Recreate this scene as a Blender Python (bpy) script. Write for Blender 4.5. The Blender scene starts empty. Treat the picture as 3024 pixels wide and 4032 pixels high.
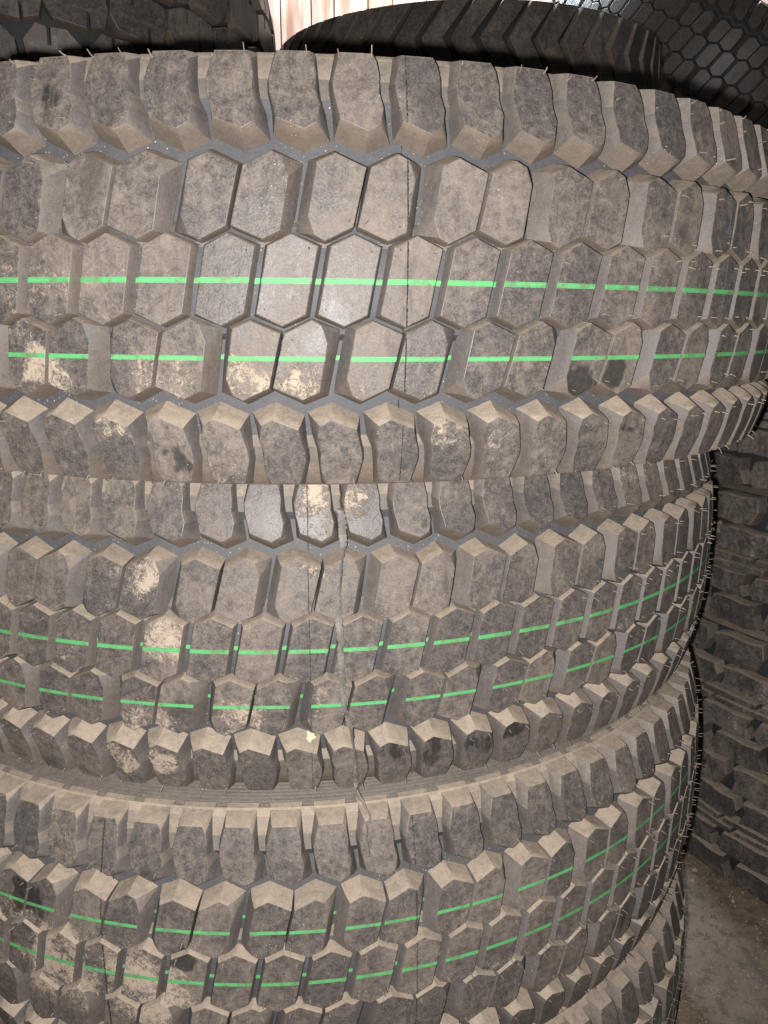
import bpy, bmesh, math, random
import numpy as np
from mathutils import Matrix, Vector

random.seed(7)
S = bpy.context.scene
COL = S.collection
FZ = 0.99                      # height of the top tyre's mid-plane above the floor

# ------------------------------------------------------------------ camera, light, exposure
cam_d = bpy.data.cameras.new("camera")
cam = bpy.data.objects.new("camera", cam_d)
COL.objects.link(cam)
yaw, pitch, roll = 0.07828, 0.22795, 0.00425
cy, sy, cp, sp = math.cos(yaw), math.sin(yaw), math.cos(pitch), math.sin(pitch)
fw = Vector((sy * cp, cy * cp, -sp))
rt0 = Vector((cy, -sy, 0))
up0 = rt0.cross(fw)
rt = math.cos(roll) * rt0 + math.sin(roll) * up0
up = -math.sin(roll) * rt0 + math.cos(roll) * up0
cam_pos = Vector((0, -1.0201, -0.0468 + FZ))
cam.matrix_world = Matrix(((rt.x, up.x, -fw.x, cam_pos.x), (rt.y, up.y, -fw.y, cam_pos.y),
                           (rt.z, up.z, -fw.z, cam_pos.z), (0, 0, 0, 1)))
cam_d.sensor_fit = 'HORIZONTAL'
cam_d.sensor_width = 36.0
cam_d.lens = 2949.6 / 3024 * 36.0
cam_d.clip_start = 0.02
cam_d.clip_end = 100
S.camera = cam

W = bpy.data.worlds.new("World")
S.world = W
W.use_nodes = True
bg = W.node_tree.nodes["Background"]
bg.inputs[0].default_value = (0.75, 0.85, 1.0, 1)
bg.inputs[1].default_value = 0.012

def lamp(name, kind, loc, power, col, **kw):
    d = bpy.data.lights.new(name, kind)
    d.energy = power
    d.color = col
    for k, v in kw.items():
        setattr(d, k, v)
    o = bpy.data.objects.new(name, d)
    o.location = loc
    COL.objects.link(o)
    return o

# the phone's flash, a little left of and below the lens
flash = lamp("flash", 'POINT', cam_pos + rt * -0.020 + up * -0.011, 77, (1.0, 0.955, 0.92), shadow_soft_size=0.0035)
fd = flash.data
fd.use_nodes = True
nt = fd.node_tree
em = nt.nodes["Emission"]
fo = nt.nodes.new("ShaderNodeLightFalloff")
fo.inputs["Strength"].default_value = 1.0
fo.inputs["Smooth"].default_value = 0.32
nt.links.new(fo.outputs["Quadratic"], em.inputs["Strength"])
# daylight falling on the wall behind and on the backs of the far stacks
day = lamp("daylight", 'AREA', (0.55, 2.2, 3.6), 150, (1.0, 0.94, 0.90), shape='RECTANGLE', size=2.2, size_y=0.8)
day.rotation_euler = (math.radians(38), 0, 0)
sky_l = lamp("daylight", 'AREA', (0.5, 2.5, 3.3), 75, (0.72, 0.86, 1.0), shape='RECTANGLE', size=.7, size_y=.7, spread=math.radians(70))
sky_l.rotation_euler = (Vector((1.3, 1.2, 1.9)) - sky_l.location).to_track_quat('-Z', 'Y').to_euler()

S.view_settings.view_transform = 'Standard'
S.view_settings.look = 'None'
S.view_settings.exposure = 0
S.view_settings.gamma = 1
S.view_settings.use_curve_mapping = False
S.render.engine = 'CYCLES'
S.cycles.use_denoising = True
S.cycles.max_bounces = 6

# ------------------------------------------------------------------ helpers
def tag(o, label=None, cat=None, group=None, kind=None):
    if label: o["label"] = label
    if cat: o["category"] = cat
    if group: o["group"] = group
    if kind: o["kind"] = kind
    return o

def link(name, me, parent=None):
    o = bpy.data.objects.new(name, me)
    COL.objects.link(o)
    if parent is not None:
        o.parent = parent
    return o

def empty(name, mat):
    o = bpy.data.objects.new(name, None)
    o.empty_display_size = 0.1
    COL.objects.link(o)
    o.matrix_world = mat
    return o

def mesh_from(name, V, F, mat, kind=None, rnd=None, angle=16):
    me = bpy.data.meshes.new(name)
    me.from_pydata([tuple(v) for v in V], [], F)
    if kind is not None:
        a = me.attributes.new("kind", 'FLOAT', 'FACE'); a.data.foreach_set("value", np.asarray(kind, np.float32))
    if rnd is not None:
        a = me.attributes.new("rnd", 'FLOAT', 'FACE'); a.data.foreach_set("value", np.asarray(rnd, np.float32))
    me.materials.append(mat)
    me.update()
    me.polygons.foreach_set("use_smooth", [True] * len(me.polygons))
    if kind is not None and min(kind) == 0.0:
        # running faces stay flat with crisp rims, walls flow into their flare
        me.set_sharp_from_angle(angle=math.radians(38))
        kd = np.asarray(kind)
        le = np.empty(len(me.loops), np.int32); me.loops.foreach_get("edge_index", le)
        tot = np.empty(len(me.polygons), np.int32); me.polygons.foreach_get("loop_total", tot)
        rim = np.zeros(len(me.edges), bool)
        rim[le[np.repeat(kd == 0, tot)]] = True
        at = me.attributes.get("sharp_edge") or me.attributes.new("sharp_edge", 'BOOLEAN', 'EDGE')
        sh = np.zeros(len(me.edges), bool); at.data.foreach_get("value", sh)
        at.data.foreach_set("value", sh | rim)
    else:
        me.set_sharp_from_angle(angle=math.radians(angle))
    return me

class NB:
    """node-building shorthand"""
    def __init__(s, name):
        s.m = bpy.data.materials.new(name); s.m.use_nodes = True
        s.t = s.m.node_tree; s.n = s.t.nodes
        s.b = s.n["Principled BSDF"]
    def add(s, t, **kw):
        n = s.n.new(t)
        for k, v in kw.items(): setattr(n, k, v)
        return n
    def put(s, sock, v):
        if hasattr(v, "is_linked"): s.t.links.new(v, sock)
        else: sock.default_value = v
    def noise(s, vec, scale, detail=4, rough=.6, dist=0):
        n = s.add("ShaderNodeTexNoise")
        s.put(n.inputs["Vector"], vec)
        n.inputs["Scale"].default_value = scale; n.inputs["Detail"].default_value = detail
        n.inputs["Roughness"].default_value = rough; n.inputs["Distortion"].default_value = dist
        return n.outputs["Fac"]
    def ramp(s, v, a, b, lo=0., hi=1.):
        n = s.add("ShaderNodeMapRange"); n.interpolation_type = 'SMOOTHSTEP'
        s.put(n.inputs[0], v)
        n.inputs[1].default_value = a; n.inputs[2].default_value = b
        n.inputs[3].default_value = lo; n.inputs[4].default_value = hi
        return n.outputs[0]
    def math(s, op, a, b=0., c=0.):
        n = s.add("ShaderNodeMath", operation=op)
        s.put(n.inputs[0], a); s.put(n.inputs[1], b); s.put(n.inputs[2], c)
        return n.outputs[0]
    def mix(s, f, a, b):
        n = s.add("ShaderNodeMix", data_type='RGBA')
        s.put(n.inputs[0], f); s.put(n.inputs[6], a); s.put(n.inputs[7], b)
        return n.outputs[2]
    def scale(s, vec, v):
        n = s.add("ShaderNodeVectorMath", operation='MULTIPLY')
        s.put(n.inputs[0], vec); n.inputs[1].default_value = v
        return n.outputs[0]
    def attr(s, name):
        return s.add("ShaderNodeAttribute", attribute_name=name).outputs["Fac"]

# ------------------------------------------------------------------ materials
# scraped clean places and cakes of mud on the big stack (x, y, z, radius)
SCRAPED = [(-0.1, -0.526, 0.859, 0.018), (0.056, -0.47, 0.607, 0.016), (0.089, -0.464, 0.602, 0.02), (0.126, -0.455, 0.601, 0.02), (0.158, -0.445, 0.614, 0.018), (0.175, -0.507, 0.913, 0.017), (0.203, -0.497, 0.922, 0.012), (0.224, -0.487, 0.881, 0.012), (-0.121, -0.499, 0.451, 0.016), (-0.166, -0.514, 1.084, 0.012), (-0.256, -0.455, 0.485, 0.02), (-0.196, -0.477, 0.622, 0.02)]
MUDDY = [(-0.104, -0.526, 0.912, 0.03), (-0.053, -0.534, 0.909, 0.03), (-0.004, -0.536, 0.909, 0.03), (0.079, -0.53, 0.878, 0.022), (0.118, -0.522, 0.873, 0.022), (-0.14, -0.517, 0.886, 0.02), (-0.182, -0.505, 0.922, 0.02), (-0.145, -0.46, 0.642, 0.03), (-0.07, -0.472, 0.646, 0.025), (-0.129, -0.463, 0.715, 0.025), (-0.176, -0.452, 0.597, 0.02), (-0.14, -0.462, 0.602, 0.022), (-0.147, -0.458, 0.77, 0.03), (-0.009, -0.473, 0.833, 0.02), (0.022, -0.471, 0.827, 0.02), (-0.16, -0.491, 0.421, 0.05), (-0.222, -0.471, 0.428, 0.05)]
def rubber_mat(name, dust=1.0, dark=1.0, brown=1.0, spots=False):
    m = NB(name)
    geo = m.add("ShaderNodeNewGeometry")
    pos = geo.outputs["Position"]
    sep = m.add("ShaderNodeSeparateXYZ"); m.put(sep.inputs[0], geo.outputs["True Normal"])
    nz = sep.outputs[2]
    kind, rnd = m.attr("kind"), m.attr("rnd")            # kind: 0 running face, 1 lug wall, 2 groove floor
    k1 = m.math('MINIMUM', kind, 1.0)
    k2 = m.math('MAXIMUM', m.math('SUBTRACT', kind, 1.0), 0.0)
    face = m.math('SUBTRACT', 1.0, k1)
    big = m.noise(pos, 9, 5, .65, .6)
    mid = m.noise(pos, 38, 7, .75, .5)
    fine = m.noise(pos, 170, 6, .8, .3)
    grain = m.noise(pos, 800, 3, .7)
    streak = m.noise(m.scale(pos, (70, 70, 11)), 1.0, 5, .7)
    wn = m.add("ShaderNodeTexNoise"); m.put(wn.inputs["Vector"], pos); wn.inputs["Scale"].default_value = 55; wn.inputs["Detail"].default_value = 4
    wv = m.add("ShaderNodeVectorMath", operation='MULTIPLY_ADD')
    m.put(wv.inputs[0], wn.outputs["Color"]); wv.inputs[1].default_value = (.034, .034, .034); m.put(wv.inputs[2], m.scale(pos, (1, 1, 1)))
    wo = m.add("ShaderNodeVectorMath", operation='SUBTRACT'); m.put(wo.inputs[0], wv.outputs[0]); wo.inputs[1].default_value = (.017, .017, .017)
    wpos = wo.outputs[0]
    def field(lst):
        acc = 0.0
        for x, y, z, r in lst:
            v = m.add("ShaderNodeVectorMath", operation='DISTANCE')
            m.put(v.inputs[0], wpos); v.inputs[1].default_value = (x, y, z)
            acc = m.math('MAXIMUM', m.ramp(v.outputs["Value"], r * .45, r * 1.25, 1, 0), acc)
        return acc
    # bare rubber
    rub = m.mix(m.ramp(m.math('ADD', m.math('MULTIPLY', fine, .5), m.math('MULTIPLY', grain, .5)), .3, .7), (0.036 * dark, 0.0325 * dark, 0.031 * dark, 1), (0.108 * dark, 0.097 * dark, 0.092 * dark, 1))
    # thin brown film, patchy, stronger on some lugs than on others
    f = m.math('MULTIPLY_ADD', big, 1.0, m.math('MULTIPLY', mid, .62))
    f = m.math('ADD', f, m.math('MULTIPLY', m.math('SUBTRACT', rnd, .5), .20))
    f = m.math('ADD', f, m.math('MULTIPLY', m.math('SUBTRACT', streak, .5), .5))
    f = m.math('ADD', f, m.math('MULTIPLY', m.math('SUBTRACT', fine, .5), .60))
    film = m.ramp(f, .60, 1.20, .0, .62 * dust)
    film = m.math('MULTIPLY', film, m.math('MULTIPLY_ADD', k1, -.35, 1.0))
    film = m.math('MULTIPLY', film, m.math('MULTIPLY_ADD', k2, -.8, 1.0))
    rub = m.mix(k2, rub, (0.052 * dark, 0.054 * dark, 0.061 * dark, 1))
    col = m.mix(film, rub, (0.212 * brown, 0.174 * brown, 0.143 * brown, 1))
    col = m.mix(m.math('MULTIPLY', m.math('SUBTRACT', k1, k2), .75), col, (0.085 * dark, 0.079 * dark, 0.078 * dark, 1))
    # old brown dust that clings to the lug walls
    wallf = m.math('MULTIPLY', m.math('SUBTRACT', k1, k2), m.math('MULTIPLY', m.ramp(mid, .2, .75, .25, .75 * dust), m.ramp(nz, -.55, .05, 1.0, .12)))
    col = m.mix(wallf, col, (0.150 * brown, 0.112 * brown, 0.078 * brown, 1))
    scr = m.noise(m.scale(pos, (11, 11, 420)), 1.0, 3, .6, .3)
    scrf = m.math('MULTIPLY', m.ramp(scr, .62, .74, 0, .30), m.math('MULTIPLY', face, m.ramp(big, .45, .6, 0, 1)))
    col = m.mix(scrf, col, (0.17, 0.155, 0.145, 1))
    smear = m.noise(m.scale(pos, (40, 40, 7)), 1.0, 6, .75, .8)
    smf = m.math('MULTIPLY', m.math('MULTIPLY', m.ramp(smear, .54, .74, 0, .75), m.ramp(rnd, .35, .8, 0, 1)), face)
    col = m.mix(smf, col, (0.034 * dark, 0.030 * dark, 0.028 * dark, 1))
    # caked mud, only on lug faces
    mud = m.math('ADD', m.noise(pos, 14, 3, .5, .8), m.math('MULTIPLY', m.noise(pos, 190, 6, .9, .6), 1.2))
    mud = m.math('ADD', mud, m.math('MULTIPLY', rnd, .08))
    if spots:
        mud = m.math('ADD', mud, m.math('MULTIPLY', field(MUDDY), .31))
    mudf = m.math('MULTIPLY', m.ramp(mud, 1.33, 1.50, 0, .82 * dust), face)
    col = m.mix(mudf, col, (0.37, 0.305, 0.240, 1))
    # rubbed-black clean patches
    blk = m.math('ADD', m.noise(m.scale(pos, (1, 1, .7)), 17, 3, .55, 1.2), m.math('MULTIPLY', fine, .3))
    if spots:
        blk = m.math('ADD', blk, m.math('MULTIPLY', field(SCRAPED), m.ramp(streak, .3, .6, .10, .50)))
    blkf = m.math('MULTIPLY', m.ramp(blk, .76, .98, 0, .85), face)
    col = m.mix(blkf, col, (0.019, 0.018, 0.017, 1))
    # settled dust on every face that looks up
    upf = m.ramp(m.math('ADD', nz, m.math('MULTIPLY', k1, .16)), .28, .80, 0, .84 * dust)
    upf = m.math('MULTIPLY', upf, m.ramp(m.math('ADD', mid, m.math('MULTIPLY', m.math('SUBTRACT', fine, .5), .6)), .25, .62, .55, 1.0))
    upf = m.math('MULTIPLY', upf, m.math('MULTIPLY_ADD', k2, -.4, 1.0))
    col = m.mix(upf, col, (0.30 * brown, 0.245 * brown, 0.188 * brown, 1))
    # chips and crumbs, thickest in the grooves
    vor = m.add("ShaderNodeTexVoronoi"); vor.inputs["Scale"].default_value = 400
    m.put(vor.inputs["Vector"], pos)
    cl = m.math('ADD', m.noise(pos, 22, 4, .65), m.math('MULTIPLY', k2, .10))
    sp_ = m.math('MULTIPLY', m.ramp(vor.outputs["Distance"], .12, .26, 1, 0), m.ramp(cl, .54, .70, 0, 1))
    sepc = m.add("ShaderNodeSeparateColor"); m.put(sepc.inputs[0], vor.outputs["Color"])
    sp_ = m.math('MULTIPLY', sp_, m.ramp(sepc.outputs[0], .40, .8, 0, .75 * dust))
    col = m.mix(sp_, col, (0.47, 0.395, 0.295, 1))
    # fine tonal grain
    g = m.math('MULTIPLY_ADD', grain, .5, .75)
    g = m.math('MULTIPLY', g, m.math('MULTIPLY_ADD', fine, .62, .69))
    hsv = m.add("ShaderNodeHueSaturation"); m.put(hsv.inputs["Color"], col); m.put(hsv.inputs["Value"], g)
    m.put(m.b.inputs["Base Color"], hsv.outputs[0])
    ro = m.ramp(film, .02, .50, .42, .70)
    ro = m.math('ADD', ro, m.math('MULTIPLY', upf, .3))
    ro = m.math('ADD', ro, m.math('MULTIPLY', mudf, .3))
    ro = m.math('ADD', ro, m.math('MULTIPLY', k1, .22))
    m.put(m.b.inputs["Roughness"], m.math('ADD', ro, m.math('MULTIPLY', m.math('SUBTRACT', fine, .5), .4)))
    m.b.inputs["Specular IOR Level"].default_value = .40
    bmp = m.add("ShaderNodeBump"); bmp.inputs["Strength"].default_value = .5; bmp.inputs["Distance"].default_value = .0011
    h = m.math('ADD', m.math('MULTIPLY', fine, .6), m.math('MULTIPLY', mid, .8))
    h = m.math('ADD', h, m.math('MULTIPLY', mudf, .7))
    m.put(bmp.inputs["Height"], m.math('ADD', h, sp_))
    m.put(m.b.inputs["Normal"], bmp.outputs[0])
    return m.m

def paint_mat():
    m = NB("green_paint")
    geo = m.add("ShaderNodeNewGeometry"); pos = geo.outputs["Position"]
    tc = m.add("ShaderNodeTexCoord")
    sep = m.add("ShaderNodeSeparateXYZ"); m.put(sep.inputs[0], tc.outputs["Generated"])
    z = sep.outputs[2]
    e = m.math('ABSOLUTE', m.math('SUBTRACT', z, .5))                   # 0 mid-line, .5 edge
    line = m.math('MULTIPLY', m.ramp(e, .25, .29, 0, 1), m.ramp(e, .33, .37, 1, 0))
    wear = m.ramp(m.math('ADD', m.noise(pos, 60, 5, .7), m.math('MULTIPLY', m.noise(pos, 300, 4, .8), .6)), .74, 1.00, 0, .85)
    col = m.mix(m.noise(pos, 25, 4), (0.062, 0.29, 0.095, 1), (0.105, 0.38, 0.145, 1))
    col = m.mix(m.math('MULTIPLY', line, .55), col, (0.05, 0.18, 0.07, 1))
    col = m.mix(wear, col, (0.10, 0.15, 0.08, 1))
    m.put(m.b.inputs["Base Color"], col)
    m.b.inputs["Roughness"].default_value = .62
    m.b.inputs["Specular IOR Level"].default_value = .3
    return m.m

def plain(name, col, rough=.8, var=.35, scale=60, bump=0):
    m = NB(name)
    pos = m.add("ShaderNodeNewGeometry").outputs["Position"]
    n = m.noise(pos, scale, 5, .7)
    a = tuple(c * (1 - var) for c in col) + (1,); b = tuple(min(1, c * (1 + var)) for c in col) + (1,)
    m.put(m.b.inputs["Base Color"], m.mix(n, a, b))
    m.b.inputs["Roughness"].default_value = rough
    if bump:
        bm_ = m.add("ShaderNodeBump"); bm_.inputs["Distance"].default_value = bump
        m.put(bm_.inputs["Height"], n); m.put(m.b.inputs["Normal"], bm_.outputs[0])
    return m.m

RUB = rubber_mat("dusty_rubber", spots=True)
RUB_DARK = rubber_mat("dark_rubber", dust=.45, dark=.85, brown=.9)
RUB_FAR = rubber_mat("far_rubber", dust=1.05, dark=.8, brown=.92)
RUB_BROWN = rubber_mat("brown_dusty_rubber", dust=1.1, dark=.6, brown=.85)
RUB_GROOVE_SHADE = rubber_mat("groove_shade_rubber", dust=.1, dark=.3, brown=.5)  # groove floors of the background tyres: shade between lugs put into the colour
PAINT = paint_mat()
HAIR = plain("rubber_hair", (0.20, 0.168, 0.132), .6, .5, 300)
SEAM = plain("seam_rubber", (0.026, 0.023, 0.021), .6, .5, 300)
STRIP = plain("torn_rubber", (0.19, 0.18, 0.165), .45, .6, 90)

# ------------------------------------------------------------------ the truck tyre (all sizes in mm, s in block pitches)
R = 540.0
N = 88
PIT = 2 * math.pi / N
PMM = R * PIT                      # 38.6 mm

def crown(z):
    return 18.0 * (abs(z) / 131.0) ** 2.6

FLOOR = [(0, 8.5), (20, 8.8), (23, 10.5), (32, 12), (36, 19.6), (66, 20.8), (86, 24.5), (99, 27.2), (106, 22.5), (118, 25.5), (131, 31.5), (135.5, 37)]
def floor_d(z):
    z = abs(z)
    return float(np.interp(z, [a for a, b in FLOOR], [b for a, b in FLOOR]))

def cyl(s, z, h, Rr=R, pit=PIT, cr=crown):
    r = (Rr - cr(z) + h) / 1000
    a = s * pit
    return (r * math.sin(a), -r * math.cos(a), z / 1000)

def block(corners, pmm=PMM, floor=floor_d, cr=crown, bevel=.55, cuts_z=(), cuts_s=(), fx=.50, fh=.43):
    """one tread block in flat space: corners = [((s,z[,h]) at the groove floor, [(s,z), ...] on the running face), ...]"""
    bm = bmesh.new()
    B, T = [], []
    for b, ts in corners:
        h = b[2] if len(b) > 2 else -(floor(b[1]) - cr(b[1])) - 1.0
        B.append(bm.verts.new((b[0] * pmm, b[1], h)))
        T.append([bm.verts.new((t[0] * pmm, t[1], t[2] if len(t) > 2 else 0)) for t in ts])
    top = bm.faces.new([v for ts in T for v in ts])
    n = len(B)
    # walls drop steeply, then flare into the groove floor
    Mid = []
    for i in range(n):
        q = B[i].co
        Mid.append([bm.verts.new((t.co.x + (q.x - t.co.x) * fx, t.co.y + (q.y - t.co.y) * fx, t.co.z + (q.z - t.co.z) * fh)) for t in T[i]])
    for i in range(n):
        j = (i + 1) % n
        bm.faces.new([Mid[i][-1], Mid[j][0], T[j][0], T[i][-1]])
        bm.faces.new([B[i], B[j], Mid[j][0], Mid[i][-1]])
        for (a, c), (ma, mc) in zip(zip(T[i], T[i][1:]), zip(Mid[i], Mid[i][1:])):
            bm.faces.new([ma, mc, c, a])
            bm.faces.new([B[i], mc, ma])
    bmesh.ops.recalc_face_normals(bm, faces=bm.faces)
    if top.normal.z < 0:
        bmesh.ops.reverse_faces(bm, faces=bm.faces)
    edges = list(top.edges)
    bmesh.ops.bevel(bm, geom=edges, offset=bevel, segments=2, profile=.5, affect='EDGES')
    for z in cuts_z:
        bmesh.ops.bisect_plane(bm, geom=bm.verts[:] + bm.edges[:] + bm.faces[:], plane_co=(0, z, 0), plane_no=(0, 1, 0))
    for s in cuts_s:
        bmesh.ops.bisect_plane(bm, geom=bm.verts[:] + bm.edges[:] + bm.faces[:], plane_co=(s * pmm, 0, 0), plane_no=(1, 0, 0))
    V = np.array([v.co[:] for v in bm.verts])
    V[:, 0] /= pmm
    bm.verts.index_update()
    F = [[v.index for v in f.verts] for f in bm.faces]
    K = [0.0 if f.normal.z > .9 else 1.0 for f in bm.faces]
    bm.free()
    return V, F, K

def rot180(corners, cs, cz):
    return [((2 * cs - b[0], 2 * cz - b[1]) + tuple(b[2:]), [(2 * cs - t[0], 2 * cz - t[1]) + tuple(t[2:]) for t in ts]) for b, ts in corners]

def shift(corners, ds, dz):
    return [((b[0] + ds, b[1] + dz) + tuple(b[2:]), [(t[0] + ds, t[1] + dz) + tuple(t[2:]) for t in ts]) for b, ts in corners]

def row(name, protos, offsets, mat, n=N, pit=PIT, Rr=R, cr=crown, jit=.25, seed=1):
    rg = random.Random(seed)
    V, F, K, Q = [], [], [], []
    for off in offsets:
        for v, f, k in protos:
            b0 = len(V)
            jh, js = rg.uniform(-jit, jit), rg.uniform(-jit, jit) / PMM
            q = rg.random()
            for s, z, h in v:
                V.append(cyl(s + off + js, z, h + (jh if h > -3 else 0), Rr, pit, cr))
            F += [[i + b0 for i in ff] for ff in f]
            K += k; Q += [q] * len(f)
    return mesh_from(name, V, F, mat, K, Q)

C0 = [((-.365, 21.5), [(-.29, 20.2)]), ((.09, 28.9), [(.085, 27.3)]), ((.578, 21.5), [(.505, 20.0)]),
      ((.365, -21.5), [(.29, -20.2)]), ((-.09, -28.9), [(-.085, -27.3)]), ((-.578, -21.5), [(-.505, -20.0)])]
C_BLK = shift(C0, .0175, 0)
PL = [((-.845, 23.5), [(-.69, 19.5)]), ((-.42, 29.8), [(-.40, 24.7)]), ((.10, 21.0), [(.085, 16.8)]),
      ((-.118, -18.4), [(-.128, -17.0)]), ((-.575, -26.6), [(-.575, -25.3)]), ((-1.06, -19.6), [(-.745, -22.0), (-.836, -11)])]
PRr = [((-.10, -18.2), [(-.085, -16.8)]), ((.42, -26.0), [(.40, -24.7)]), ((.845, -22.0), [(.69, -19.5)]),
       ((1.06, 21.5), [(.836, 11), (.745, 22.0)]), ((.575, 29.6), [(.575, 25.3)]), ((.112, 21.0), [(.128, 17.0)])]
PRr = shift(PRr, .026, 0)
B_L, B_R = shift(PL, 1.205, 48.5), shift(PRr, 1.205, 48.5)
A_BLK = [((3.79, 135.5, -24), [(3.835, 122), (3.9, 131)]), ((4.55, 135.5, -24), [(4.42, 131), (4.49, 126)]),
         ((4.575, 114), [(4.525, 118)]), ((4.60, 107), [(4.515, 108.5)]), ((4.685, 98), [(4.575, 100)]),
         ((4.76, 82.6), [(4.545, 93.2), (4.524, 90)]), ((4.315, 75.8), [(4.329, 86)]), ((3.80, 84.4), [(3.891, 92.5)]),
         ((3.775, 100), [(3.842, 100.5)]), ((3.725, 108), [(3.795, 107)]), ((3.715, 115), [(3.78, 114)])]
A_BLK = shift(A_BLK, -4, 0)
SC = 0.5175                        # the tread is point-symmetric about this s
D_L, D_R = rot180(B_L, SC, 0), rot180(B_R, SC, 0)
E_BLK = rot180(A_BLK, SC, 0)

ks = range(N)
pairs = range(0, N, 2)
zc = (95, 104, 113, 122)
PROTO = {}
me_A = row("shoulder_lugs", [block(A_BLK, cuts_z=zc, cuts_s=(.15,))], ks, RUB, seed=1)
me_E = row("shoulder_lugs", [block(E_BLK, cuts_z=[-z for z in zc], cuts_s=(.9,))], ks, RUB, seed=2)
me_B = row("paired_lugs", [block(B_L, cuts_z=(48,)), block(B_R, cuts_z=(48,))], pairs, RUB, seed=3)
me_D = row("paired_lugs", [block(D_L, cuts_z=(-48,)), block(D_R, cuts_z=(-48,))], pairs, RUB, seed=4)
me_C = row("centre_lugs", [block(C_BLK, cuts_s=(.0175,))], ks, RUB, seed=5)

def revolve(name, prof, mat, segs, kind=1.0, closed=False, kfun=None):
    """prof = [(z_mm, r_mm)]"""
    V, F = [], []
    m = len(prof)
    for i in range(segs):
        a = 2 * math.pi * i / segs
        for z, r in prof:
            V.append((r / 1000 * math.sin(a), -r / 1000 * math.cos(a), z / 1000))
    for i in range(segs):
        j = (i + 1) % segs
        for k in range(m - 1 + (1 if closed else 0)):
            l = (k + 1) % m
            F.append([i * m + k, j * m + k, j * m + l, i * m + l])
    K = [kind] * len(F) if kfun is None else [kfun(sum(V[i][2] for i in f) * 250) for f in F]
    return mesh_from(name, V, F, mat, K, [.5] * len(F), angle=30)

half = [(z, R - d) for z, d in FLOOR]
me_floor = revolve("tread_base", [(-z, r) for z, r in half[::-1]] + half[1:], RUB, 352, kind=2.0, kfun=lambda z: 1.0 if abs(z) > 103 else 2.0)
rib = []
for i in range(8):                                   # fine raised rings below the shoulder
    d = 39 + i * 5.2
    rib += [(133.9, R - d), (133.9, R - d - 2.4), (132.6, R - d - 2.8), (132.6, R - d - 4.8)]
wall_prof = [(135.5, R - 37)] + rib + [(133.5, R - 84), (133.8, R - 110), (131, R - 160), (122, R - 210), (110, R - 252), (104, R - 272), (96, R - 278),
                                      (92, R - 268), (108, R - 215), (121, R - 130), (112, R - 70), (60, R - 52), (0, R - 50)]
me_wall_up = revolve("sidewall", wall_prof, RUB, 176, kind=1.85)
me_wall_dn = revolve("sidewall", [(-z, r) for z, r in wall_prof[::-1]], RUB, 176, kind=1.85)

# paint stripes: the slice of lugs and groove floor between two heights, set a hair proud
def stripe(name, sources, z0, w):
    bm = bmesh.new()
    for me in sources:
        bm.from_mesh(me)
    for zz, inner in ((z0 - w / 2, True), (z0 + w / 2, False)):
        bmesh.ops.bisect_plane(bm, geom=bm.verts[:] + bm.edges[:] + bm.faces[:], plane_co=(0, 0, zz / 1000), plane_no=(0, 0, 1),
                               clear_inner=inner, clear_outer=not inner)
    bm.normal_update()
    side = [f for f in bm.faces if f.normal.dot((f.calc_center_median() * Vector((1, 1, 0))).normalized()) < .86]
    bmesh.ops.delete(bm, geom=side, context='FACES')
    for v in bm.verts:
        n = Vector((0, 0, 0))
        for f in v.link_faces:
            n += f.normal
        if n.length > 0:
            v.co += n.normalized() * .0003
    me = bpy.data.meshes.new(name)
    bm.to_mesh(me); bm.free()
    me.materials.clear(); me.materials.append(PAINT)
    return me
me_s1 = stripe("paint_stripe", [me_C, me_floor], 0, 3.3)
me_s2 = stripe("paint_stripe", [me_D, me_floor], -47, 2.9)

# vent hairs left by the mould
def hair(V, F, s, z, h, ln, rg, Rr=R, pit=PIT, cr=crown, updir=0.0):
    rad = rg.uniform(.34, .5)
    bs, bz = rg.uniform(-.4, .4), rg.uniform(-.55, .35) + updir
    b0 = len(V)
    rings = ((0, 0, -.6, rad * 1.9), (0, 0, .5, rad), (bs * .4, bz * .4, ln * .55, rad * .8), (bs, bz, ln, rad * .7))
    for ds, dz, hh, r in rings:
        for k in range(4):
            a = k * math.pi / 2 + .6
            V.append(cyl(s + (ds * ln * .5 + r * math.cos(a)) / PMM, z + dz * ln * .6 + r * math.sin(a), h + hh, Rr, pit, cr))
    for i in range(3):
        for k in range(4):
            l = (k + 1) % 4
            F.append([b0 + i * 4 + k, b0 + i * 4 + l, b0 + i * 4 + 4 + l, b0 + i * 4 + 4 + k])
    F.append([b0 + 12 + k for k in range(4)])

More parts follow.
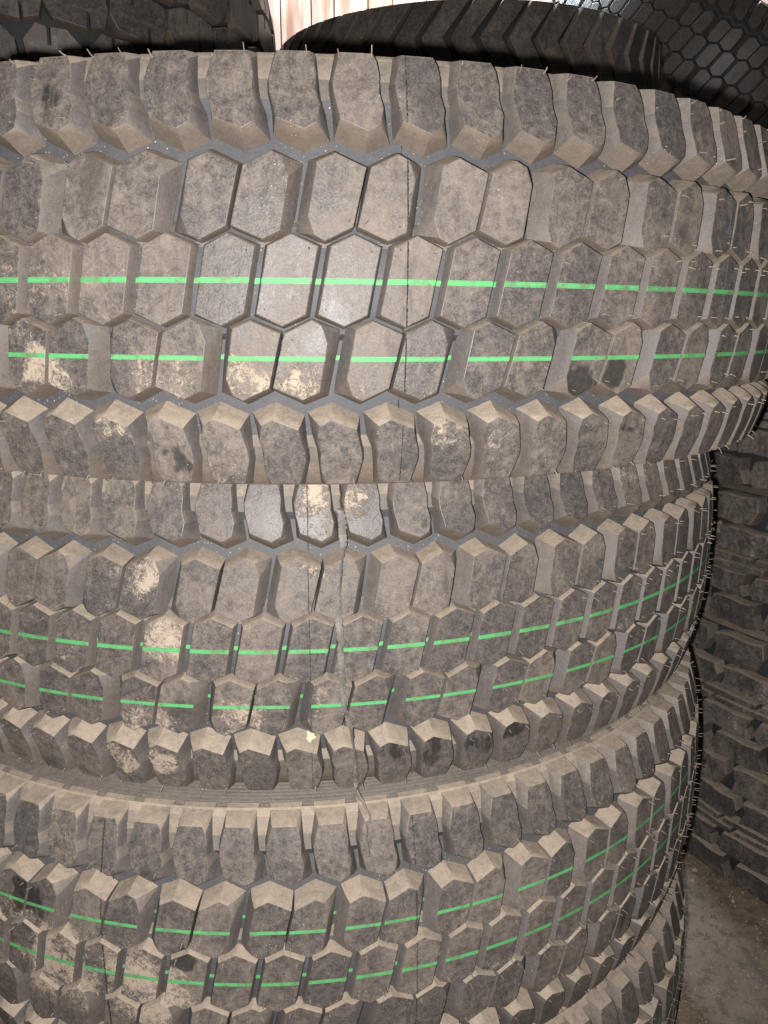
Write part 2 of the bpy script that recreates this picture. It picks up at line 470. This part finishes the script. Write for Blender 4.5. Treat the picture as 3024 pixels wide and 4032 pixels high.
def hairs(seed):
    rg = random.Random(seed)
    V, F = [], []
    for k in range(N):
        spots = [(k + .0175 + a, b) for a, b in ((-.20, 19.5), (.36, 18.0), (.20, -19.5), (-.36, -18.0), (.05, 10) if rg.random() < .2 else (-.3, 15))]
        spots += [(k - .02, 94.5, 0), (k + .42, 93.5, 0), (k - .09, 128.5, 1), (k + .38, 130, 1), (k - .13, 119, 0)]
        spots += [(2 * SC - s_ - 0, -z_, -u_) for s_, z_, u_ in ((k - .02, 94.5, 0), (k + .42, 93.5, 0), (k - .09, 128.5, 1), (k + .38, 130, 1))]
        if k % 2 == 0:
            for sgn in (1, -1):
                for a, b in ((-.62, 17), (-.05, 15.5), (-.22, -14), (-.66, -19.5)):
                    s0, z0 = k + 1.205 + sgn * a, 48.5 + sgn * b
                    spots += [(s0, z0), (2 * SC - s0, -z0)]
        for sp_ in spots:
            u_ = sp_[2] if len(sp_) > 2 else 0
            if rg.random() < (.40 if u_ else .26): continue
            ln = rg.uniform(2.8, 6.4)
            if rg.random() < .2: ln = rg.uniform(1, 2.2)
            hair(V, F, sp_[0] + rg.uniform(-.03, .03), sp_[1] + rg.uniform(-1.2, 1.2), 0, ln, rg, updir=u_ * .9)
    return mesh_from("vent_hairs", V, F, HAIR)
me_hair = hairs(11)

# where is (s, z) on a lug face?
def inside(poly, s, z):
    c = False
    for (x1, y1), (x2, y2) in zip(poly, poly[1:] + poly[:1]):
        if (y1 > z) != (y2 > z) and s < (x2 - x1) * (z - y1) / (y2 - y1) + x1:
            c = not c
    return c
TOPS = [([t[:2] for _, ts in blk for t in ts], per) for blk, per in
        ((A_BLK, 1), (E_BLK, 1), (B_L, 2), (B_R, 2), (D_L, 2), (D_R, 2), (C_BLK, 1))]
def surf_h(s, z):
    for poly, per in TOPS:
        for o in range(-3, 4):
            k = math.floor(s / per) * per + o * per
            if inside(poly, s - k, z):
                return 0.0
    return -(floor_d(z) - crown(z))

def seam(pos, seed):
    """thin mould-parting fins"""
    rg = random.Random(seed)
    V, F = [], []
    for s0 in pos:
        prev = None
        for i in range(261):
            z = -130 + i
            s = s0 + .004 * math.sin(i * .05 + seed) + rg.uniform(-.002, .002)
            h = surf_h(s, z)
            t = max(.2, rg.gauss(1.0, .55)) if rg.random() > .25 else .05
            w = .42 / PMM
            b0 = len(V)
            V += [cyl(s - w, z, h - .4), cyl(s - w * .6, z, h + t), cyl(s + w * .6, z, h + t), cyl(s + w, z, h - .4)]
            if prev is not None:
                for k in range(3):
                    F.append([prev + k, prev + k + 1, b0 + k + 1, b0 + k])
            prev = b0
    return mesh_from("mould_seam", V, F, SEAM)

def make_tyre(label):
    root = bpy.data.objects.new("truck_tyre", None)
    root.empty_display_size = .1
    COL.objects.link(root)
    tag(root, label, "tyre", "stacked truck tyres with hexagon tread")
    for nm, me in (("tread_base", me_floor), ("sidewall", me_wall_up), ("sidewall", me_wall_dn), ("shoulder_lugs", me_A), ("shoulder_lugs", me_E),
                   ("paired_lugs", me_B), ("paired_lugs", me_D), ("centre_lugs", me_C), ("paint_stripe", me_s1), ("paint_stripe", me_s2)):
        link(nm, me, root)
    tag(link("vent_hairs", me_hair, root), kind="stuff")
    return root

def copy_tree(o):
    c = o.copy(); COL.objects.link(c)
    for ch in list(o.children):
        k = ch.copy(); COL.objects.link(k); k.parent = c
    return c

def place(root, c, ax, ay, phi, flip=False):
    nn = Vector((ax, ay, 1)).normalized()
    ex = Vector((1, 0, -ax)).normalized()
    ey = nn.cross(ex)
    A = Matrix(((ex.x, ey.x, nn.x, c[0]), (ex.y, ey.y, nn.y, c[1]), (ex.z, ey.z, nn.z, c[2] + FZ), (0, 0, 0, 1)))
    M = A @ Matrix.Rotation(phi, 4, 'Z')
    if flip:
        M = M @ Matrix.Rotation(math.pi, 4, 'Y')       # front face stays in front
    root.matrix_world = M
    return M

T1 = make_tyre("topmost tyre of the stack with two green stripes, its edge overhanging the others")
M1 = place(T1, (0, 0, 0), .00219, -.02376, -.32846)
T2 = copy_tree(T1); T2["label"] = "second tyre from the top of the stack, torn rubber ribbon hanging across its tread"
M2 = place(T2, (-.0201, .06384, -.28807), -.00053, .00837, -.42105 + PIT)
T3 = copy_tree(T1); T3["label"] = "third tyre of the stack with a dusty upper shoulder, cut off by the photo's bottom"
M3 = place(T3, (-.0265, .02942, -.56763), -.00388, .0193, -.46076 + 10.05 * PIT, flip=True)
T4 = copy_tree(T1); T4["label"] = "lowest tyre of the stack resting on the floor, only its right edge showing"
M4 = place(T4, (-.016, .030, -.851), 0, 0, -.40, flip=True)
for T, pos, sd in ((T1, (5.948, 13.04), 1), (T2, (5.04,), 2), (T3, (10.05 - 2.2, 10.05 - 8.97), 3)):
    for q_ in pos: link("mould_seam", seam((q_,), sd), T)

# ------------------------------------------------------------------ torn ribbon on the second tyre
def on2(s, z, h=0):
    return M2 @ Vector(cyl(s - 1, z, h))
def on3(s, z, h=0):
    return M3 @ Vector(cyl(10.05 - s, -z, h))

def ribbon(name, pts, mat, seed, per=14):
    """pts: (Vector, half width mm, outward Vector)"""
    rg = random.Random(seed)
    V, F = [], []
    P = []
    for (a, wa, na), (b, wb, nb) in zip(pts, pts[1:]):
        for i in range(per):
            t = i / per
            P.append((a.lerp(b, t), wa + (wb - wa) * t, na.lerp(nb, t)))
    P.append(pts[-1])
    wob = 0
    for i, (c, w, nrm) in enumerate(P):
        tan = (P[min(i + 1, len(P) - 1)][0] - P[max(i - 1, 0)][0]).normalized()
        side = tan.cross(nrm).normalized()
        wob = .8 * wob + rg.uniform(-.35, .35)
        l, r_ = w * (1 + rg.uniform(-.25, .25)), w * (1 + rg.uniform(-.25, .25))
        lift = nrm * (.0030 + .0010 * math.sin(i * .35))
        b0 = len(V)
        o = side * wob / 1000
        V += [c + o - side * l / 1000 + lift, c + o + nrm * .0009 + lift * 1.6, c + o + side * r_ / 1000 + lift,
              c + o + side * r_ / 1000 + lift - nrm * .0006, c + o - side * l / 1000 + lift - nrm * .0006]
        if i:
            for k in range(5):
                l2 = (k + 1) % 5
                F.append([b0 - 5 + k, b0 - 5 + l2, b0 + l2, b0 + k])
    F += [[0, 1, 2, 3, 4], list(range(len(V) - 1, len(V) - 6, -1))]
    return mesh_from(name, V, F, mat)

def out2(s):
    a = (s - 1) * PIT
    return (M2.to_3x3() @ Vector((math.sin(a), -math.cos(a), .0))).normalized()
rp = []
for s, z, w, h in ((6.70, 131, .5, -1), (6.715, 112, .6, 1.0), (6.70, 110, 2.6, 1.4), (6.73, 96, 3.0, 1.8), (6.74, 84, 2.4, 1.5), (6.72, 78, 1.4, 1.0), (6.70, 72, .7, .6), (6.66, 55, .7, .6),
                   (6.635, 42, 2.2, 1.3), (6.635, 20, 2.6, 1.3), (6.66, -6, 2.4, 1.2), (6.67, -30, 2.2, 1.2), (6.73, -50, 2.0, 1.2), (6.84, -66, 1.7, 1.4),
                   (6.92, -85, .9, 1.6), (6.985, -100, 1.3, 1.6), (6.99, -118, 1.9, 1.6), (7.0, -130, 1.5, 2.0)):
    rp.append((on2(s, z, h), w, out2(s)))
p3 = [(6.98, 133, .6), (6.90, 128, .55), (6.86, 118, .5), (6.93, 108, .35)]
tail = []
o3 = out2(6.9)
for (s, z, w) in p3:
    tail.append((on3(s + 1.05, z + 2, 1.5), w, o3))
tag(link("rubber_ribbon", ribbon("rubber_ribbon", rp + tail, STRIP, 5)),
    "torn narrow grey rubber ribbon hanging down the tread of the second tyre", "rubber strip")

# dried mud flake on a lug of the second tyre
def lump(name, c, nrm, r, mat, seed, flat=.35):
    rg = random.Random(seed)
    bm = bmesh.new()
    bmesh.ops.create_icosphere(bm, subdivisions=3, radius=1)
    q = nrm.to_track_quat('Z', 'Y')
    ph = [rg.uniform(0, 6.28) for _ in range(6)]
    for v in bm.verts:
        a = math.atan2(v.co.y, v.co.x)
        k = 1 + .22 * math.sin(3 * a + ph[0]) + .14 * math.sin(5 * a + ph[1]) + .08 * math.sin(9 * a + ph[2]) + rg.uniform(-.05, .05)
        v.co = Vector((v.co.x * r * k, v.co.y * r * k * 1.1, v.co.z * r * flat * (1 + rg.uniform(-.25, .25))))
        v.co = q @ v.co + c
    me = bpy.data.meshes.new(name)
    bm.to_mesh(me); bm.free(); me.materials.append(mat)
    return me
tag(link("mud_flake", lump("mud_flake", on2(6.016, -78.5, -6.5), (out2(6.0) + Vector((0, 0, .9))).normalized(), .0036, plain("dry_mud", (.50, .42, .29), .95, .3, 300), 3)),
    "pale flake of dried mud stuck on a shoulder lug of the second tyre", "mud flake")

# ------------------------------------------------------------------ generic background tyres
def simple_tyre(name, label, group, Rm, halfw, depth, protos, n, offsets, mat, rows=("lug_row",), sag=10, bead=.55, base_mat=None):
    pit = 2 * math.pi / n
    cr = lambda z: sag * (abs(z) / halfw) ** 2.6
    fl = lambda z: cr(z) + depth
    root = bpy.data.objects.new(name, None); root.empty_display_size = .1
    COL.objects.link(root)
    tag(root, label, "tyre", group)
    pmm = Rm * pit
    for i, (corner_sets, offs) in enumerate(zip(protos, offsets)):
        me = row(rows[min(i, len(rows) - 1)], [block(c, pmm=pmm, floor=fl, cr=cr, bevel=1.2, cuts_z=(0,) if len(c) > 7 else ()) for c in corner_sets],
                 offs, mat, n, pit, Rm, cr, jit=.3, seed=20 + i)
        link(rows[min(i, len(rows) - 1)], me, root)
    base = [(z, Rm - fl(z)) for z in np.linspace(-halfw, halfw, 13)]
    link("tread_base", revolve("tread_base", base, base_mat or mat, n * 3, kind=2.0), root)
    e = Rm - fl(halfw)
    wp = [(halfw, e), (halfw + 3, e - 25), (halfw + 4, e - 60), (halfw, e - 110), (halfw * .85, Rm * bead), (halfw * .72, Rm * bead - 8), (halfw * .75, Rm * bead + 30),
          (halfw * .9, e - 80), (halfw * .8, e - 20), (0, e - 15)]
    link("sidewall", revolve("sidewall", wp, mat, 96), root)
    link("sidewall", revolve("sidewall", [(-z, r) for z, r in wp[::-1]], mat, 96), root)
    return root

def frust(poly, grow=(.04, 3)):
    cs = sum(p[0] for p in poly) / len(poly); cz = sum(p[1] for p in poly) / len(poly)
    out = []
    for s, z in poly:
        out.append(((s + grow[0] * (1 if s > cs else -1), z + grow[1] * (1 if z > cz else -1)), [(s, z)]))
    return out

# right-hand stack: on/off-road pattern with a narrow double rib round the middle
n2 = 30
hw = 112
rows2 = []
sh_ = [(.05, 105), (.30, 110), (.66, 107), (.90, 110), (.96, 88), (.86, 66), (.62, 63), (.34, 67), (.10, 64), (.13, 84)]
mi_ = [(.32, 54), (.60, 57), (.92, 53), (1.16, 55), (1.24, 37), (1.15, 18), (.90, 16), (.55, 19), (.29, 16), (.38, 37)]
ri_ = [(.04, 12.5), (.96, 11.5), (.94, 2), (.02, 2.5)]
rows2.append(([frust(sh_, (.008, 1))], range(n2)))
rows2.append(([frust(mi_, (.008, 1))], range(n2)))
rows2.append(([frust(ri_, (.01, .8))], range(n2)))
rows2.append(([rot180(frust(ri_, (.01, .8)), .6, 0)], range(n2)))
rows2.append(([rot180(frust(mi_, (.008, 1)), .6, 0)], range(n2)))
rows2.append(([rot180(frust(sh_, (.008, 1)), .6, 0)], range(n2)))
proto2 = None
lab2 = ("lowest dusty tyre of the right-hand stack, standing on the floor", "second tyre from the floor in the right-hand stack",
        "third tyre from the floor in the right-hand stack, beside the big stack's second tyre", "topmost dusty tyre of the right-hand stack, beside the big stack's top tyre")
for i in range(4):
    if proto2 is None:
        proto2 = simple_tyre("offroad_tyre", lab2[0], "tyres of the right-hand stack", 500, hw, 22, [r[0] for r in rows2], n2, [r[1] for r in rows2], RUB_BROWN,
                             ("shoulder_lugs", "block_row", "centre_rib", "centre_rib", "block_row", "shoulder_lugs"), base_mat=RUB_GROOVE_SHADE)
        o = proto2
    else:
        o = copy_tree(proto2); o["label"] = lab2[i]
    o.matrix_world = Matrix.Translation((1.12 + (.012, -.004, .006, 0)[i], .31, .117 + .235 * i)) @ Matrix.Rotation(.35 + i * 1.37, 4, 'Z')

# behind: stack of chevron tyres (only the top one rises above the big stack)
n3 = 52
cl_ = [(.86, 126), (.06, 54), (.74, -16), (.04, -74), (.80, -126)]
cr_ = [(a_ + w_, z_) for (a_, z_), w_ in zip(cl_, (.80, .72, .76, .74, .80))][::-1]
chev = [((s_ + (-.04 if i_ < 5 else .04), z_ * 1.02), [(s_, z_)]) for i_, (s_, z_) in enumerate(cl_ + cr_)]
ch = simple_tyre("lug_tyre", "dark tyre with chevron lugs lying on top of the stack behind", None, 510, 132, 18, [[chev]], n3, [range(n3)], RUB_FAR, ("chevron_lugs",), sag=16, base_mat=RUB_GROOVE_SHADE)
ch.matrix_world = Matrix.Translation((.385, 1.19, FZ + .54)) @ Matrix.Rotation(math.radians(4), 4, 'X')

# top left: mud tyre with big sipped blocks
n4 = 30
bp_ = [(.04, 50), (.28, 60), (.37, 61), (.375, 38), (.415, 38), (.42, 61), (.64, 58), (.94, 50), (.99, 20), (.93, -4), (.70, -10), (.695, 14), (.655, 14), (.65, -12),
       (.45, -9), (.14, -4), (.01, 18)]
sp2 = [(.03, 127), (.90, 127), (.95, 92), (.74, 66), (.58, 70), (.575, 96), (.535, 96), (.53, 70), (.28, 70), (.06, 92)]
big = frust(bp_, (.015, 3))
big2 = shift(big, .5, -76)
shl = frust(sp2, (.015, 3))
shl2 = rot180(shl, .55, -12)
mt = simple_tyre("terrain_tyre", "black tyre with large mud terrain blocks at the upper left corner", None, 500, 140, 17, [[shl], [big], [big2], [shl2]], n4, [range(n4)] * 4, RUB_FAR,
                 ("shoulder_lugs", "block_row", "block_row", "shoulder_lugs"), sag=14, base_mat=RUB_GROOVE_SHADE)
mt.matrix_world = Matrix.Translation((-.60, .87, FZ + .545)) @ Matrix.Rotation(.2, 4, 'Z')

# top right: leaning truck tyre with the same hexagon tread, no stripes
lt = bpy.data.objects.new("leaning_tyre", None); COL.objects.link(lt)
tag(lt, "large dark tyre leaning at the upper right, daylight catching its tread", "tyre")
for nm, me in (("tread_base", me_floor), ("sidewall", me_wall_up), ("sidewall", me_wall_dn), ("shoulder_lugs", me_A), ("shoulder_lugs", me_E),
               ("paired_lugs", me_B), ("paired_lugs", me_D), ("centre_lugs", me_C)):
    k = me.copy(); k.materials.clear(); k.materials.append(RUB_DARK)
    link(nm, k, lt)
lc = Vector((1.53, 2.05, FZ + .98))
ld = (lc - cam_pos).normalized()
la = (Vector((0, 0, 1)) - ld * ld.z).normalized()
la = Matrix.Rotation(math.radians(33), 3, ld) @ la
lx = la.cross(-ld).normalized() * -1
ly = la.cross(lx)
lt.matrix_world = Matrix(((lx.x, ly.x, la.x, lc.x), (lx.y, ly.y, la.y, lc.y), (lx.z, ly.z, la.z, lc.z), (0, 0, 0, 1))) @ Matrix.Scale(1.32, 4)

# ------------------------------------------------------------------ setting: floor, wall
def box(name, lo, hi, mat):
    bm = bmesh.new()
    bmesh.ops.create_cube(bm, size=1)
    for v in bm.verts:
        v.co = Vector([lo[i] + (v.co[i] + .5) * (hi[i] - lo[i]) for i in range(3)])
    bmesh.ops.bevel(bm, geom=bm.edges[:], offset=.004, segments=1, affect='EDGES')
    me = bpy.data.meshes.new(name); bm.to_mesh(me); bm.free(); me.materials.append(mat)
    return me

fm = NB("dirt_floor")
fp = fm.add("ShaderNodeNewGeometry").outputs["Position"]
fa, fb_, fc = fm.noise(fp, 6, 6, .7, .3), fm.noise(fp, 45, 6, .75), fm.noise(fp, 260, 4, .7)
fcol = fm.mix(fm.ramp(fa, .3, .7), (.110, .081, .057, 1), (.19, .144, .104, 1))
fcol = fm.mix(fm.ramp(fb_, .48, .60, 0, .75), fcol, (.07, .055, .042, 1))
fcol = fm.mix(fm.ramp(fc, .60, .72, 0, .6), fcol, (.40, .34, .27, 1))
fm.put(fm.b.inputs["Base Color"], fcol)
fm.b.inputs["Roughness"].default_value = .9
fbm = fm.add("ShaderNodeBump"); fbm.inputs["Distance"].default_value = .004; fbm.inputs["Strength"].default_value = .7
fm.put(fbm.inputs["Height"], fm.math('ADD', fb_, fm.math('MULTIPLY', fc, .5)))
fm.put(fm.b.inputs["Normal"], fbm.outputs[0])
me = bpy.data.meshes.new("floor")
me.from_pydata([(-8, -6, 0), (8, -6, 0), (8, 8, 0), (-8, 8, 0)], [], [[0, 1, 2, 3]])
me.materials.append(fm.m)
tag(link("floor", me), kind="structure")

rg = random.Random(4)
V, F = [], []
for i in range(2600):
    x, y = rg.uniform(.40, 1.0), rg.uniform(-.35, .35)
    r = rg.uniform(.0006, .0020) if rg.random() < .95 else rg.uniform(.002, .0055)
    b0 = len(V)
    for dx, dy, dz in ((1, 0, 0), (0, 1, 0), (-1, 0, 0), (0, -1, 0), (0, 0, 1.1)):
        V.append((x + dx * r * rg.uniform(.6, 1.3), y + dy * r * rg.uniform(.6, 1.3), dz * r + .0002))
    F += [[b0 + a, b0 + (a + 1) % 4, b0 + 4] for a in range(4)]
tag(link("floor_grit", mesh_from("floor_grit", V, F, plain("grit", (.24, .2, .15), .9, .7, 500))), kind="stuff")

wm = NB("weathered_boards")
wp_ = wm.add("ShaderNodeNewGeometry").outputs["Position"]
wn = wm.noise(wm.scale(wp_, (14, 14, 1.2)), 1.0, 5, .65)
wcol = wm.mix(wm.ramp(wn, .42, .62), (.80, .70, .64, 1), (.52, .33, .25, 1))
wm.put(wm.b.inputs["Base Color"], wcol); wm.b.inputs["Roughness"].default_value = .8
wall = bpy.data.objects.new("board_wall", None); COL.objects.link(wall)
tag(wall, "bright sunlit wall of pale vertical boards beyond the tyres", "wall")
x = -1.6
while x < 2.6:
    w = rg.uniform(.10, .19)
    link("board", box("board", (x, 3.6 + rg.uniform(0, .012), 0), (x + w - .006, 3.64, 4.2), wm.m), wall)
    x += w
bm_o = link("wooden_beam", box("wooden_beam", (-.9, -.05, -.05), (.9, .05, .05), plain("old_timber", (.30, .26, .22), .8, .5, 25)))
bm_o.matrix_world = Matrix.Translation((-.36, 3.30, 2.62)) @ Matrix.Rotation(math.radians(-38), 4, 'Y')
tag(bm_o, "weathered timber beam slanting in front of the bright wall", "beam")
